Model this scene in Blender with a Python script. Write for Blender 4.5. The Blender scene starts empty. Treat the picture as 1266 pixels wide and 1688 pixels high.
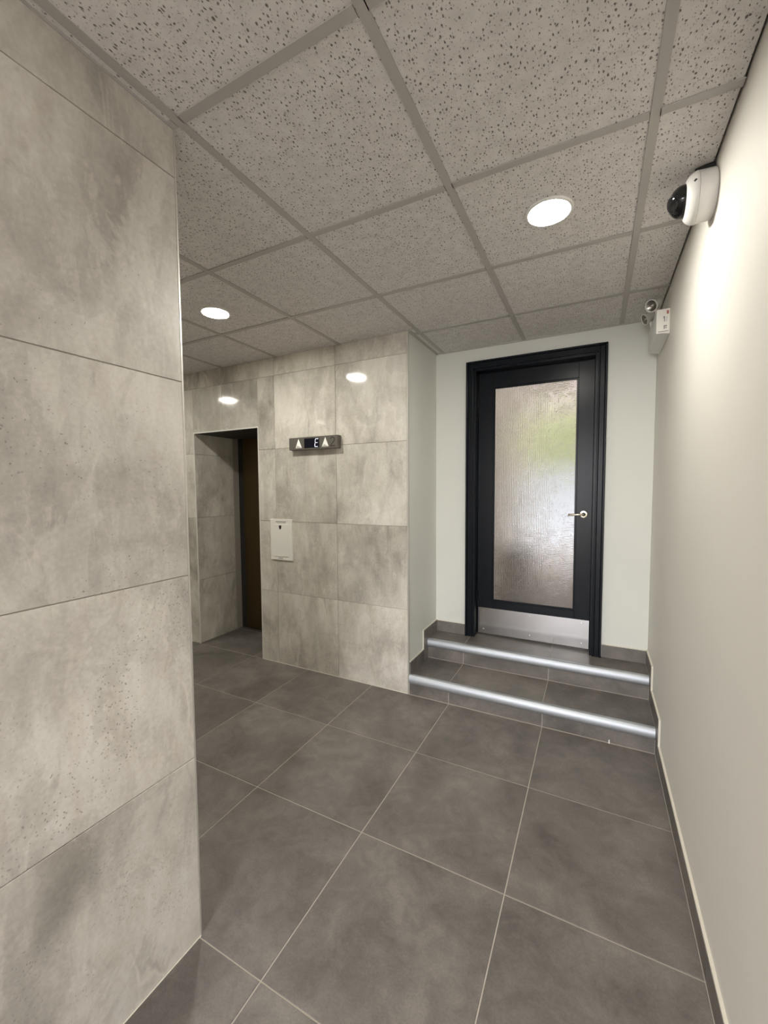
import bpy, bmesh, math, random
from mathutils import Vector, Matrix
random.seed(7)
scene = bpy.context.scene
COL = scene.collection

# ------------------------------------------------------------------ camera
cam_data = bpy.data.cameras.new('camera')
cam = bpy.data.objects.new('camera', cam_data)
COL.objects.link(cam)
cam_data.sensor_fit = 'AUTO'
cam_data.sensor_width = 36.0
cam_data.lens = 676.7834 * 36.0 / 1688.0
cam_data.clip_start = 0.02
_r = Vector((0.8891891388, 0.4574960389, -0.0063284884))
_u = Vector((-0.0208491149, 0.0543317705, 0.9983052505))
_f = Vector((-0.4570645357, 0.8875502426, -0.0578496078))
m = Matrix((( _r.x, _u.x, -_f.x, 0.0), (_r.y, _u.y, -_f.y, 0.0), (_r.z, _u.z, -_f.z, 1.4887), (0, 0, 0, 1)))
cam.matrix_world = m
scene.camera = cam

# ------------------------------------------------------------------ view, sky
scene.view_settings.view_transform = 'Standard'
scene.view_settings.look = 'None'
scene.view_settings.gamma = 1.0
scene.view_settings.use_curve_mapping = False
scene.view_settings.exposure = 0.26
LED = 228.0                       # radiance of the round ceiling panels
LED_COL = (1.0, 0.965, 0.88)
world = bpy.data.worlds.new('sky')
scene.world = world
world.use_nodes = True
wn = world.node_tree.nodes
wl = world.node_tree.links
wn.clear()
w_out = wn.new('ShaderNodeOutputWorld')
w_bg = wn.new('ShaderNodeBackground')
w_bg.inputs['Color'].default_value = (1.0, 0.945, 1.0, 1)      # even overcast
w_bg.inputs['Strength'].default_value = 18.0
wl.new(w_bg.outputs[0], w_out.inputs[0])
try:
    scene.cycles.sample_clamp_indirect = 6.0
    scene.cycles.max_bounces = 14
    scene.cycles.diffuse_bounces = 8
    scene.cycles.use_denoising = True
except Exception:
    pass


def portal(name, loc, rot, sx, sy):
    ld = bpy.data.lights.new(name, 'AREA')
    ld.shape = 'RECTANGLE'
    ld.size, ld.size_y = sx, sy
    ld.cycles.is_portal = True
    o = bpy.data.objects.new(name, ld)
    o.location = loc
    o.rotation_euler = rot
    COL.objects.link(o)

# ------------------------------------------------------------------ dimensions
H = 2.563                          # ceiling
XR = 0.335                         # right wall
XL = -1.143                        # tiled wall on the left
YL = 0.862                         # its far end
YE = 2.648                         # elevator wall / first riser
XA = -1.167                        # alcove side wall
YF = 3.21                          # door wall
S = 0.605                          # floor tile
FX0, FY0 = -2.0817, 2.0661         # floor joints
SC = 0.6204                        # ceiling module
CX, CY = -1.1117, 0.8533           # ceiling joints
ROWS = [0.0, 0.617, 1.217, 1.82, 2.422, H + 0.01]
Z1, Z2 = 0.145, 0.295              # the two treads
YR2 = 3.0                          # second riser
YS = -2.3                          # entrance end
XW = -4.9                          # lobby west
YD_ = 3.2

# ------------------------------------------------------------------ materials
MATS = {}


def new_mat(name):
    mt = bpy.data.materials.new(name)
    mt.use_nodes = True
    nt = mt.node_tree
    bsdf = nt.nodes['Principled BSDF']
    MATS[name] = mt
    return mt, nt, bsdf


def plain(name, col, rough=0.5, metal=0.0, bump=0.0, bscale=200.0, spec=0.5, var=0.0):
    mt, nt, b = new_mat(name)
    b.inputs['Base Color'].default_value = (*col, 1)
    b.inputs['Roughness'].default_value = rough
    b.inputs['Metallic'].default_value = metal
    b.inputs['Specular IOR Level'].default_value = spec
    tc = nt.nodes.new('ShaderNodeTexCoord')
    nz = nt.nodes.new('ShaderNodeTexNoise')
    nz.inputs['Scale'].default_value = bscale
    nz.inputs['Detail'].default_value = 3
    nt.links.new(tc.outputs['Object'], nz.inputs['Vector'])
    if bump > 0:
        bp = nt.nodes.new('ShaderNodeBump')
        bp.inputs['Strength'].default_value = bump
        bp.inputs['Distance'].default_value = 0.001
        nt.links.new(nz.outputs['Fac'], bp.inputs['Height'])
        nt.links.new(bp.outputs['Normal'], b.inputs['Normal'])
    if var > 0:
        n2 = nt.nodes.new('ShaderNodeTexNoise')
        n2.inputs['Scale'].default_value = 3.0
        n2.inputs['Detail'].default_value = 4
        nt.links.new(tc.outputs['Object'], n2.inputs['Vector'])
        mx = nt.nodes.new('ShaderNodeMix')
        mx.data_type = 'RGBA'
        mx.inputs[6].default_value = (*[c * (1 - var) for c in col], 1)
        mx.inputs[7].default_value = (*[min(1, c * (1 + var)) for c in col], 1)
        nt.links.new(n2.outputs['Fac'], mx.inputs[0])
        nt.links.new(mx.outputs[2], b.inputs['Base Color'])
    return mt


class NT:
    """small node helper"""
    def __init__(s, nt):
        s.nt = nt

    def n(s, t, **kw):
        nd = s.nt.nodes.new(t)
        for k, v in kw.items():
            setattr(nd, k, v)
        return nd

    def l(s, a, b):
        s.nt.links.new(a, b)

    def math(s, op, a, b=None, clamp=False):
        nd = s.n('ShaderNodeMath', operation=op)
        nd.use_clamp = clamp
        for i, v in enumerate((a, b)):
            if v is None:
                continue
            if isinstance(v, (int, float)):
                nd.inputs[i].default_value = v
            else:
                s.l(v, nd.inputs[i])
        return nd.outputs[0]

    def noise(s, vec, scale, detail=4, dist=0.0, rough=0.5):
        nd = s.n('ShaderNodeTexNoise')
        nd.inputs['Scale'].default_value = scale
        nd.inputs['Detail'].default_value = detail
        nd.inputs['Distortion'].default_value = dist
        nd.inputs['Roughness'].default_value = rough
        s.l(vec, nd.inputs['Vector'])
        return nd.outputs['Fac']

    def ramp(s, fac, stops):
        nd = s.n('ShaderNodeValToRGB')
        el = nd.color_ramp.elements
        while len(el) < len(stops):
            el.new(0.5)
        for e, (p, c) in zip(el, stops):
            e.position = p
            e.color = (*c, 1) if not isinstance(c, (int, float)) else (c, c, c, 1)
        s.l(fac, nd.inputs[0])
        return nd.outputs[0]

    def mix(s, fac, a, b, blend='MIX'):
        nd = s.n('ShaderNodeMix', data_type='RGBA', blend_type=blend)
        for i, v in ((0, fac), (6, a), (7, b)):
            if isinstance(v, (int, float)):
                nd.inputs[i].default_value = v
            elif isinstance(v, tuple):
                nd.inputs[i].default_value = (*v, 1)
            else:
                s.l(v, nd.inputs[i])
        return nd.outputs[2]

    def coords(s, spread=37.0):
        """object coordinates, shifted by each object's own random number"""
        tc = s.n('ShaderNodeTexCoord')
        oi = s.n('ShaderNodeObjectInfo')
        wn_ = s.n('ShaderNodeTexWhiteNoise', noise_dimensions='1D')
        s.l(oi.outputs['Random'], wn_.inputs['W'])
        sc_ = s.n('ShaderNodeVectorMath', operation='SCALE')
        sc_.inputs['Scale'].default_value = spread
        s.l(wn_.outputs['Color'], sc_.inputs[0])
        ad = s.n('ShaderNodeVectorMath', operation='ADD')
        s.l(tc.outputs['Object'], ad.inputs[0])
        s.l(sc_.outputs[0], ad.inputs[1])
        return ad.outputs[0], oi.outputs['Random'], tc.outputs['Object']

    def bump(s, h, strength, dist, bsdf, prev=None):
        bp = s.n('ShaderNodeBump')
        bp.inputs['Strength'].default_value = strength
        bp.inputs['Distance'].default_value = dist
        s.l(h, bp.inputs['Height'])
        if prev is not None:
            s.l(prev, bp.inputs['Normal'])
        s.l(bp.outputs['Normal'], bsdf.inputs['Normal'])
        return bp.outputs['Normal']


def mat_wall_tile(name, dark, mid, light, rough):
    mt, nt, b = new_mat(name)
    g = NT(nt)
    v, rnd, raw = g.coords()
    mp = g.n('ShaderNodeMapping')
    mp.inputs['Rotation'].default_value = (0.3, 0.5, 0.2)
    g.l(v, mp.inputs['Vector'])
    vv = mp.outputs[0]
    big = g.noise(vv, 2.0, 6, 0.5, 0.52)
    col = g.ramp(big, [(0.30, dark), (0.47, mid), (0.70, light)])
    # smeared trowel strokes
    mp2 = g.n('ShaderNodeMapping')
    mp2.inputs['Scale'].default_value = (1.0, 1.0, 0.35)
    mp2.inputs['Rotation'].default_value = (0.5, -0.4, 0.7)
    g.l(v, mp2.inputs['Vector'])
    st = g.noise(mp2.outputs[0], 4.0, 6, 0.8, 0.55)
    stm = g.ramp(st, [(0.52, 0.0), (0.74, 1.0)])
    col = g.mix(g.math('MULTIPLY', stm, 0.38), col, tuple(c * 0.62 for c in dark))
    # fine pale veins
    vn = g.noise(mp2.outputs[0], 1.5, 5, 0.35, 0.5)
    vd = g.math('SUBTRACT', vn, 0.5)
    vm = g.ramp(g.math('ABSOLUTE', vd), [(0.0, 1.0), (0.006, 0.0)])
    vk = g.ramp(g.math('ABSOLUTE', g.math('SUBTRACT', vd, 0.007)), [(0.0, 1.0), (0.008, 0.0)])
    gate = g.ramp(g.noise(v, 4.0, 4), [(0.53, 0.0), (0.63, 1.0)])
    gat2 = g.ramp(g.noise(vv, 3.1, 4), [(0.52, 0.0), (0.62, 1.0)])
    col = g.mix(g.math('MULTIPLY', g.math('MULTIPLY', vk, gat2), 0.40), col, tuple(c * 0.5 for c in dark))
    col = g.mix(g.math('MULTIPLY', g.math('MULTIPLY', vm, gate), 0.40), col, tuple(min(1, c * 1.25) for c in light))
    # brushy middle scale
    mid_n = g.noise(mp2.outputs[0], 13.0, 8, 0.6, 0.68)
    col = g.mix(0.34, col, g.ramp(mid_n, [(0.30, 0.22), (0.70, 0.78)]), 'OVERLAY')
    # hard-edged trowel patches
    pn = g.noise(vv, 4.2, 9, 0.5, 0.66)
    pm = g.ramp(pn, [(0.535, 0.0), (0.565, 1.0)])
    col = g.mix(g.math('MULTIPLY', pm, 0.20), col, tuple(c * 0.9 for c in dark))
    pm2 = g.ramp(g.noise(mp2.outputs[0], 5.5, 9, 0.5, 0.66), [(0.55, 0.0), (0.575, 1.0)])
    col = g.mix(g.math('MULTIPLY', pm2, 0.22), col, tuple(min(1, c * 1.12) for c in light))
    # grain
    gr = g.noise(v, 90.0, 3)
    col = g.mix(0.07, col, g.ramp(gr, [(0.3, 0.0), (0.7, 1.0)]), 'OVERLAY')
    # pin holes, in patches
    vo = g.n('ShaderNodeTexVoronoi')
    vo.inputs['Scale'].default_value = 105.0
    wob = g.n('ShaderNodeTexNoise')
    wob.inputs['Scale'].default_value = 70.0
    g.l(v, wob.inputs['Vector'])
    wsc = g.n('ShaderNodeVectorMath', operation='SCALE')
    wsc.inputs['Scale'].default_value = 0.012
    g.l(wob.outputs['Color'], wsc.inputs[0])
    wad = g.n('ShaderNodeVectorMath', operation='ADD')
    g.l(v, wad.inputs[0])
    g.l(wsc.outputs[0], wad.inputs[1])
    g.l(wad.outputs[0], vo.inputs['Vector'])
    pit = g.ramp(vo.outputs['Distance'], [(0.17, 1.0), (0.27, 0.0)])
    pg = g.ramp(g.noise(v, 3.0, 4), [(0.50, 0.0), (0.64, 1.0)])
    sc_ = g.n('ShaderNodeSeparateColor')
    g.l(vo.outputs['Color'], sc_.inputs[0])
    sel = g.math('GREATER_THAN', sc_.outputs[0], 0.55)
    pits = g.math('MULTIPLY', g.math('MULTIPLY', pit, pg), sel)
    col = g.mix(g.math('MULTIPLY', pits, 0.70), col, tuple(c * 0.5 for c in dark))
    # each tile a little lighter or darker
    tone = g.math('ADD', g.math('MULTIPLY', rnd, 0.14), 0.93)
    hs = g.n('ShaderNodeHueSaturation')
    g.l(tone, hs.inputs['Value'])
    g.l(col, hs.inputs['Color'])
    g.l(hs.outputs[0], b.inputs['Base Color'])
    rr = g.math('ADD', g.math('MULTIPLY', big, 0.10), rough - 0.05)
    g.l(rr, b.inputs['Roughness'])
    hgt = g.math('SUBTRACT', g.math('MULTIPLY', g.noise(v, 5.0, 2), 0.5), g.math('MULTIPLY', pits, 0.15))
    g.bump(hgt, 0.10, 0.004, b)
    return mt


def mat_floor_tile(name, dark, mid, light, rough):
    mt, nt, b = new_mat(name)
    g = NT(nt)
    v, rnd, raw = g.coords()
    big = g.noise(v, 2.6, 6, 0.8, 0.55)
    col = g.ramp(big, [(0.34, dark), (0.50, mid), (0.70, light)])
    st = g.noise(v, 6.0, 6, 2.0, 0.6)
    stm = g.ramp(st, [(0.55, 0.0), (0.75, 1.0)])
    col = g.mix(g.math('MULTIPLY', stm, 0.30), col, light)
    col = g.mix(0.30, col, g.ramp(g.noise(v, 11.0, 8, 0.8, 0.66), [(0.30, 0.2), (0.72, 0.82)]), 'OVERLAY')
    fp = g.ramp(g.noise(v, 3.8, 9, 0.8, 0.66), [(0.545, 0.0), (0.585, 1.0)])
    col = g.mix(g.math('MULTIPLY', fp, 0.22), col, light)
    gr = g.noise(v, 160.0, 2)
    col = g.mix(0.10, col, g.ramp(gr, [(0.3, 0.0), (0.7, 1.0)]), 'OVERLAY')
    hs = g.n('ShaderNodeHueSaturation')
    g.l(g.math('ADD', g.math('MULTIPLY', rnd, 0.12), 0.94), hs.inputs['Value'])
    g.l(col, hs.inputs['Color'])
    g.l(hs.outputs[0], b.inputs['Base Color'])
    g.l(g.math('ADD', g.math('MULTIPLY', st, 0.16), rough - 0.08), b.inputs['Roughness'])
    g.bump(g.noise(v, 220.0, 2), 0.12, 0.0006, b)
    return mt


def mat_ceiling_tile(name):
    mt, nt, b = new_mat(name)
    g = NT(nt)
    v, rnd, raw = g.coords()
    mp = g.n('ShaderNodeMapping')
    mp.inputs['Scale'].default_value = (1.0, 0.62, 1.0)
    g.l(v, mp.inputs['Vector'])
    wob = g.n('ShaderNodeTexNoise')
    wob.inputs['Scale'].default_value = 60.0
    g.l(mp.outputs[0], wob.inputs['Vector'])
    ds = g.n('ShaderNodeVectorMath', operation='SCALE')
    ds.inputs['Scale'].default_value = 0.010
    g.l(wob.outputs['Color'], ds.inputs[0])
    ad = g.n('ShaderNodeVectorMath', operation='ADD')
    g.l(mp.outputs[0], ad.inputs[0])
    g.l(ds.outputs[0], ad.inputs[1])

    def dots(scale, keep, r0, r1):
        vo = g.n('ShaderNodeTexVoronoi')
        vo.voronoi_dimensions = '2D'
        vo.inputs['Scale'].default_value = scale
        g.l(ad.outputs[0], vo.inputs['Vector'])
        sp = g.n('ShaderNodeSeparateColor')
        g.l(vo.outputs['Color'], sp.inputs[0])
        d = g.math('DIVIDE', vo.outputs['Distance'], g.math('ADD', g.math('MULTIPLY', sp.outputs[1], 0.9), 0.45))
        return g.math('MULTIPLY', g.ramp(d, [(r0, 1.0), (r1, 0.0)]), g.math('GREATER_THAN', sp.outputs[0], keep))
    h1 = dots(94.0, 0.34, 0.12, 0.21)
    h2 = dots(200.0, 0.62, 0.14, 0.26)
    holes = g.math('MAXIMUM', h1, g.math('MULTIPLY', h2, 0.45))
    base = g.ramp(g.noise(v, 25.0, 4), [(0.3, (0.64, 0.615, 0.60)), (0.7, (0.74, 0.715, 0.70))])
    col = g.mix(g.math('MULTIPLY', holes, 0.86), base, (0.10, 0.085, 0.078))
    g.l(col, b.inputs['Base Color'])
    b.inputs['Roughness'].default_value = 0.95
    b.inputs['Specular IOR Level'].default_value = 0.1
    hh = g.math('SUBTRACT', g.math('MULTIPLY', g.noise(v, 140.0, 3), 0.25), holes)
    g.bump(hh, 0.5, 0.0015, b)
    return mt


def mat_plaster(name, col, rough=0.6):
    mt, nt, b = new_mat(name)
    g = NT(nt)
    tc = g.n('ShaderNodeTexCoord')
    o = tc.outputs['Object']
    n1 = g.noise(o, 1.5, 4)
    c = g.ramp(n1, [(0.3, tuple(x * 0.96 for x in col)), (0.7, col)])
    g.l(c, b.inputs['Base Color'])
    b.inputs['Roughness'].default_value = rough
    b.inputs['Specular IOR Level'].default_value = 0.35
    g.bump(g.noise(o, 320.0, 3, 0.3), 0.22, 0.0012, b)
    return mt


def mat_emit(name, col, strength):
    mt, nt, b = new_mat(name)
    b.inputs['Base Color'].default_value = (0.9, 0.9, 0.9, 1)
    b.inputs['Emission Color'].default_value = (*col, 1)
    b.inputs['Emission Strength'].default_value = strength
    return mt


def mat_reeded_glass(name):
    mt, nt, b = new_mat(name)
    g = NT(nt)
    tc = g.n('ShaderNodeTexCoord')
    o = tc.outputs['Object']
    dn = g.n('ShaderNodeTexNoise')
    dn.inputs['Scale'].default_value = 30.0
    g.l(o, dn.inputs['Vector'])
    sc_ = g.n('ShaderNodeVectorMath', operation='SCALE')
    sc_.inputs['Scale'].default_value = 0.004
    g.l(dn.outputs['Color'], sc_.inputs[0])
    ad = g.n('ShaderNodeVectorMath', operation='ADD')
    g.l(o, ad.inputs[0])
    g.l(sc_.outputs[0], ad.inputs[1])
    sx = g.n('ShaderNodeSeparateXYZ')
    g.l(ad.outputs[0], sx.inputs[0])
    reed = g.math('SINE', g.math('MULTIPLY', sx.outputs[0], 2 * math.pi / 0.0125))
    cross = g.math('SINE', g.math('MULTIPLY', sx.outputs[2], 2 * math.pi / 0.0115))
    nz = g.noise(o, 55.0, 2)
    patch = g.ramp(g.noise(o, 14.0, 2), [(0.35, 0.1), (0.6, 1.0)])
    h = g.math('ADD', g.math('ADD', g.math('MULTIPLY', reed, 0.5), g.math('MULTIPLY', g.math('MULTIPLY', cross, 0.45), patch)), g.math('MULTIPLY', nz, 0.9))
    b.inputs['Base Color'].default_value = (0.97, 0.98, 0.97, 1)
    b.inputs['Transmission Weight'].default_value = 1.0
    b.inputs['Roughness'].default_value = 0.14
    b.inputs['IOR'].default_value = 1.45
    g.bump(h, 1.0, 0.0024, b)
    return mt


def mat_clear_pane(name):
    mt, nt, b = new_mat(name)
    g = NT(nt)
    tr = g.n('ShaderNodeBsdfTransparent')
    tr.inputs[0].default_value = (0.93, 0.95, 0.94, 1)
    gl = g.n('ShaderNodeBsdfGlossy')
    gl.inputs['Roughness'].default_value = 0.02
    fr = g.n('ShaderNodeFresnel')
    mx = g.n('ShaderNodeMixShader')
    g.l(fr.outputs[0], mx.inputs[0])
    g.l(tr.outputs[0], mx.inputs[1])
    g.l(gl.outputs[0], mx.inputs[2])
    g.l(mx.outputs[0], nt.nodes['Material Output'].inputs['Surface'])
    return mt


def mat_brushed(name, col, rough, axis_scale):
    mt, nt, b = new_mat(name)
    g = NT(nt)
    tc = g.n('ShaderNodeTexCoord')
    mp = g.n('ShaderNodeMapping')
    mp.inputs['Scale'].default_value = axis_scale
    g.l(tc.outputs['Object'], mp.inputs['Vector'])
    nz = g.noise(mp.outputs[0], 30.0, 4)
    b.inputs['Metallic'].default_value = 1.0
    c = g.ramp(nz, [(0.3, tuple(x * 0.95 for x in col)), (0.7, col)])
    g.l(c, b.inputs['Base Color'])
    g.l(g.math('ADD', g.math('MULTIPLY', nz, 0.05), rough - 0.02), b.inputs['Roughness'])
    g.bump(g.noise(tc.outputs['Object'], 7.0, 2), 0.06, 0.006, b)
    return mt


WT = mat_wall_tile('wall_tile', (0.33, 0.305, 0.27), (0.53, 0.50, 0.45), (0.68, 0.645, 0.585), 0.34)
WTE = mat_wall_tile('glazed_wall_tile', (0.38, 0.355, 0.305), (0.57, 0.54, 0.475), (0.72, 0.69, 0.615), 0.08)
FT = mat_floor_tile('floor_tile', (0.108, 0.097, 0.087), (0.150, 0.135, 0.121), (0.21, 0.19, 0.17), 0.46)
CT = mat_ceiling_tile('ceiling_tile')
GRID = plain('grid_white', (0.43, 0.41, 0.39), 0.5)
GROUT = plain('pale_grout', (0.46, 0.42, 0.36), 0.9, bump=0.2)
GROUTW = plain('wall_grout', (0.36, 0.33, 0.285), 0.9)
PLASTER = mat_plaster('cream_wall_paint', (0.74, 0.715, 0.655))
PLASTERG = mat_plaster('pale_wall_paint', (0.72, 0.73, 0.68))
SEAL = plain('cream_sealant', (0.70, 0.66, 0.57), 0.6)
CORE = plain('concrete_core', (0.25, 0.24, 0.22), 0.9)
DARK = plain('dark_void', (0.03, 0.028, 0.026), 0.9)
TRIM = plain('edge_trim_metal', (0.62, 0.60, 0.55), 0.35, 0.6)
TRIMW = plain('edge_trim_white', (0.78, 0.77, 0.72), 0.4)
ALU = mat_brushed('satin_aluminium', (0.60, 0.635, 0.67), 0.55, (0.6, 8, 8))
STEEL = mat_brushed('brushed_steel', (0.58, 0.57, 0.56), 0.17, (0.5, 1, 14))
BLACK = plain('black_gloss_paint', (0.0075, 0.0095, 0.0125), 0.28, bump=0.05, bscale=40, spec=0.18)
BRONZE = plain('bronze_steel', (0.11, 0.075, 0.035), 0.42, 0.8)
GLASS = mat_reeded_glass('reeded_glass')
PANE = mat_clear_pane('clear_pane')
LEDM = mat_emit('led_diffuser', LED_COL, LED)
WHITE = plain('white_plastic', (0.75, 0.74, 0.71), 0.35)
WHITEB = plain('warm_white_plastic', (0.80, 0.78, 0.72), 0.35)
GREYP = plain('grey_plastic', (0.42, 0.40, 0.37), 0.45)
SMOKE = plain('black_dome', (0.006, 0.006, 0.007), 0.06)
BRASS = plain('polished_nickel', (0.86, 0.80, 0.64), 0.16, 1.0)
HALL = plain('bronze_anodised', (0.17, 0.155, 0.135), 0.38, 0.5)
SOFFIT = plain('shaded_soffit', (0.035, 0.030, 0.024), 0.6)  # shade inside the top of the lift opening put into the colour
SCREEN = plain('dark_screen', (0.006, 0.006, 0.012), 0.15)
DIGIT = mat_emit('lit_digit', (0.72, 0.74, 1.0), 1.1)
ARROW = plain('white_arrow_lens', (0.92, 0.92, 0.88), 0.3)
INK = plain('black_ink', (0.012, 0.012, 0.012), 0.6)
GREYINK = plain('grey_ink', (0.22, 0.21, 0.20), 0.7)
REDINK = plain('red_ink', (0.40, 0.12, 0.10), 0.6)
REFL = plain('lamp_reflector', (0.30, 0.28, 0.26), 0.28, 1.0)
LEAF = plain('hedge_leaf', (0.24, 0.28, 0.11), 0.6, var=0.4)
STONE = plain('porch_paving', (0.105, 0.094, 0.077), 0.9, var=0.15)
RENDERW = plain('porch_render', (0.165, 0.147, 0.112), 0.9, var=0.1)
RENDERP = plain('pink_render', (0.185, 0.163, 0.150), 0.9, var=0.1)
PALEW = plain('pale_garden_wall', (0.26, 0.285, 0.30), 0.8, var=0.08)
POT = plain('grey_brown_pot', (0.075, 0.066, 0.055), 0.8)
RUBBER = plain('black_rubber', (0.015, 0.014, 0.013), 0.8)
PURPLE = plain('dark_sill_wood', (0.05, 0.04, 0.035), 0.6)


# ------------------------------------------------------------------ geometry helpers
class MB:
    def __init__(s):
        s.v, s.f = [], []

    def add(s, vs, fs):
        b = len(s.v)
        s.v += [tuple(p) for p in vs]
        s.f += [tuple(b + i for i in f) for f in fs]
        return s

    def box(s, x0, x1, y0, y1, z0, z1):
        vs = [(x0, y0, z0), (x1, y0, z0), (x1, y1, z0), (x0, y1, z0), (x0, y0, z1), (x1, y0, z1), (x1, y1, z1), (x0, y1, z1)]
        return s.add(vs, [(0, 3, 2, 1), (4, 5, 6, 7), (0, 1, 5, 4), (1, 2, 6, 5), (2, 3, 7, 6), (3, 0, 4, 7)])

    def prism(s, poly, axis, a0, a1):
        """poly of (p,q) extruded along axis; axis x: (y,z); y: (x,z); z: (x,y)"""
        def pt(p, a):
            return {'x': (a, p[0], p[1]), 'y': (p[0], a, p[1]), 'z': (p[0], p[1], a)}[axis]
        n = len(poly)
        vs = [pt(p, a0) for p in poly] + [pt(p, a1) for p in poly]
        fs = [tuple(range(n - 1, -1, -1)), tuple(range(n, 2 * n))]
        fs += [(i, (i + 1) % n, n + (i + 1) % n, n + i) for i in range(n)]
        return s.add(vs, fs)

    def lathe(s, prof, n=40, mat=None, cap0=True, cap1=True):
        """prof of (r, z) turned about z, then moved by mat"""
        mat = mat or Matrix.Identity(4)
        vs, fs = [], []
        for r, z in prof:
            for i in range(n):
                a = 2 * math.pi * i / n
                vs.append(mat @ Vector((r * math.cos(a), r * math.sin(a), z)))
        for k in range(len(prof) - 1):
            for i in range(n):
                j = (i + 1) % n
                fs.append((k * n + i, k * n + j, (k + 1) * n + j, (k + 1) * n + i))
        if cap0:
            fs.append(tuple(range(n - 1, -1, -1)))
        if cap1:
            b = (len(prof) - 1) * n
            fs.append(tuple(range(b, b + n)))
        return s.add(vs, fs)

    def tube(s, pts, r, n=10):
        pts = [Vector(p) for p in pts]
        vs, fs = [], []
        for i, p in enumerate(pts):
            d = (pts[min(i + 1, len(pts) - 1)] - pts[max(i - 1, 0)]).normalized()
            up = Vector((0, 0, 1)) if abs(d.z) < 0.9 else Vector((0, 1, 0))
            a = d.cross(up).normalized()
            b = d.cross(a).normalized()
            for k in range(n):
                t = 2 * math.pi * k / n
                vs.append(p + a * (r * math.cos(t)) + b * (r * math.sin(t)))
        for i in range(len(pts) - 1):
            for k in range(n):
                j = (k + 1) % n
                fs.append((i * n + k, i * n + j, (i + 1) * n + j, (i + 1) * n + k))
        fs.append(tuple(range(n - 1, -1, -1)))
        fs.append(tuple((len(pts) - 1) * n + k for k in range(n)))
        return s.add(vs, fs)

    def build(s, name, mat, parent=None, origin=(0, 0, 0), bevel=0.0, seg=2, smooth=False):
        o_ = Vector(origin)
        me = bpy.data.meshes.new(name)
        me.from_pydata([tuple(Vector(p) - o_) for p in s.v], [], s.f)
        bm = bmesh.new()
        bm.from_mesh(me)
        bmesh.ops.recalc_face_normals(bm, faces=bm.faces)
        if bevel > 0:
            es = [e for e in bm.edges if len(e.link_faces) == 2 and e.calc_face_angle(0) > 0.5]
            bmesh.ops.bevel(bm, geom=es, offset=bevel, segments=seg, affect='EDGES', profile=0.5, clamp_overlap=True)
        bm.to_mesh(me)
        bm.free()
        if smooth:
            for p in me.polygons:
                p.use_smooth = True
            me.set_sharp_from_angle(angle=math.radians(35))
        me.materials.append(mat)
        ob = bpy.data.objects.new(name, me)
        COL.objects.link(ob)
        if parent is not None:
            ob.parent = parent
            ob.location = o_ - world_loc(parent)
        else:
            ob.location = o_
        return ob


def world_loc(o):
    v = Vector((0, 0, 0))
    while o is not None:
        v += o.location
        o = o.parent
    return v


def tag(o, label=None, cat=None, group=None, kind=None):
    if label:
        o['label'] = label
    if cat:
        o['category'] = cat
    if group:
        o['group'] = group
    if kind:
        o['kind'] = kind
    return o


def empty(name, loc, label=None, cat=None, group=None, kind=None):
    o = bpy.data.objects.new(name, None)
    o.location = loc
    o.empty_display_size = 0.1
    COL.objects.link(o)
    return tag(o, label, cat, group, kind)


def copy_tree(o, parent=None):
    c = o.copy()
    COL.objects.link(c)
    if parent is not None:
        c.parent = parent
    for ch in list(o.children):
        copy_tree(ch, c)
    return c


AX = {  # facing: (u axis, v axis, normal)
    'z+': ((1, 0, 0), (0, 1, 0), (0, 0, 1)), 'z-': ((1, 0, 0), (0, 1, 0), (0, 0, -1)),
    'x+': ((0, 1, 0), (0, 0, 1), (1, 0, 0)), 'x-': ((0, 1, 0), (0, 0, 1), (-1, 0, 0)),
    'y+': ((1, 0, 0), (0, 0, 1), (0, 1, 0)), 'y-': ((1, 0, 0), (0, 0, 1), (0, -1, 0))}
TILE_MESH = {}


def tile(name, parent, mat, face, u0, u1, v0, v1, n, t=0.009, gap=0.003, ch=0.0012):
    """one tile of its own: a chamfered slab whose face lies at n, shared mesh per size"""
    if u1 - u0 < gap + 0.004 or v1 - v0 < gap + 0.004:
        return None
    w, h = (u1 - u0 - gap) / 2, (v1 - v0 - gap) / 2
    U, V, N = (Vector(a) for a in AX[face])
    key = (mat.name, face, round(w, 4), round(h, 4), t, ch)
    me = TILE_MESH.get(key)
    if me is None:
        vs = []
        for (a, b, c) in ((w - ch, h - ch, 0), (w, h, -ch), (w, h, -t)):
            vs += [U * x + V * y + N * c for x, y in ((-a, -b), (a, -b), (a, b), (-a, b))]
        fs = [(0, 1, 2, 3)]
        for k in (0, 4):
            fs += [(k + i, k + 4 + i, k + 4 + (i + 1) % 4, k + (i + 1) % 4) for i in range(4)]
        fs.append((11, 10, 9, 8))
        me = bpy.data.meshes.new(name)
        me.from_pydata([tuple(p) for p in vs], [], fs)
        bm = bmesh.new()
        bm.from_mesh(me)
        bmesh.ops.recalc_face_normals(bm, faces=bm.faces)
        bm.to_mesh(me)
        bm.free()
        me.materials.append(mat)
        TILE_MESH[key] = me
    ob = bpy.data.objects.new(name, me)
    COL.objects.link(ob)
    sgn = N[[i for i in range(3) if N[i]][0]]
    p = U * ((u0 + u1) / 2) + V * ((v0 + v1) / 2) + (N * sgn) * n
    if parent is not None:
        ob.parent = parent
        p = p - world_loc(parent)
    ob.location = p
    return ob


def lines(a0, step, lo, hi):
    k0 = math.floor((lo - a0) / step) - 1
    out = [lo]
    k = k0
    while a0 + k * step < hi - 0.012:
        p = a0 + k * step
        if p > lo + 0.012:
            out.append(p)
        k += 1
    return out + [hi]


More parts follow.
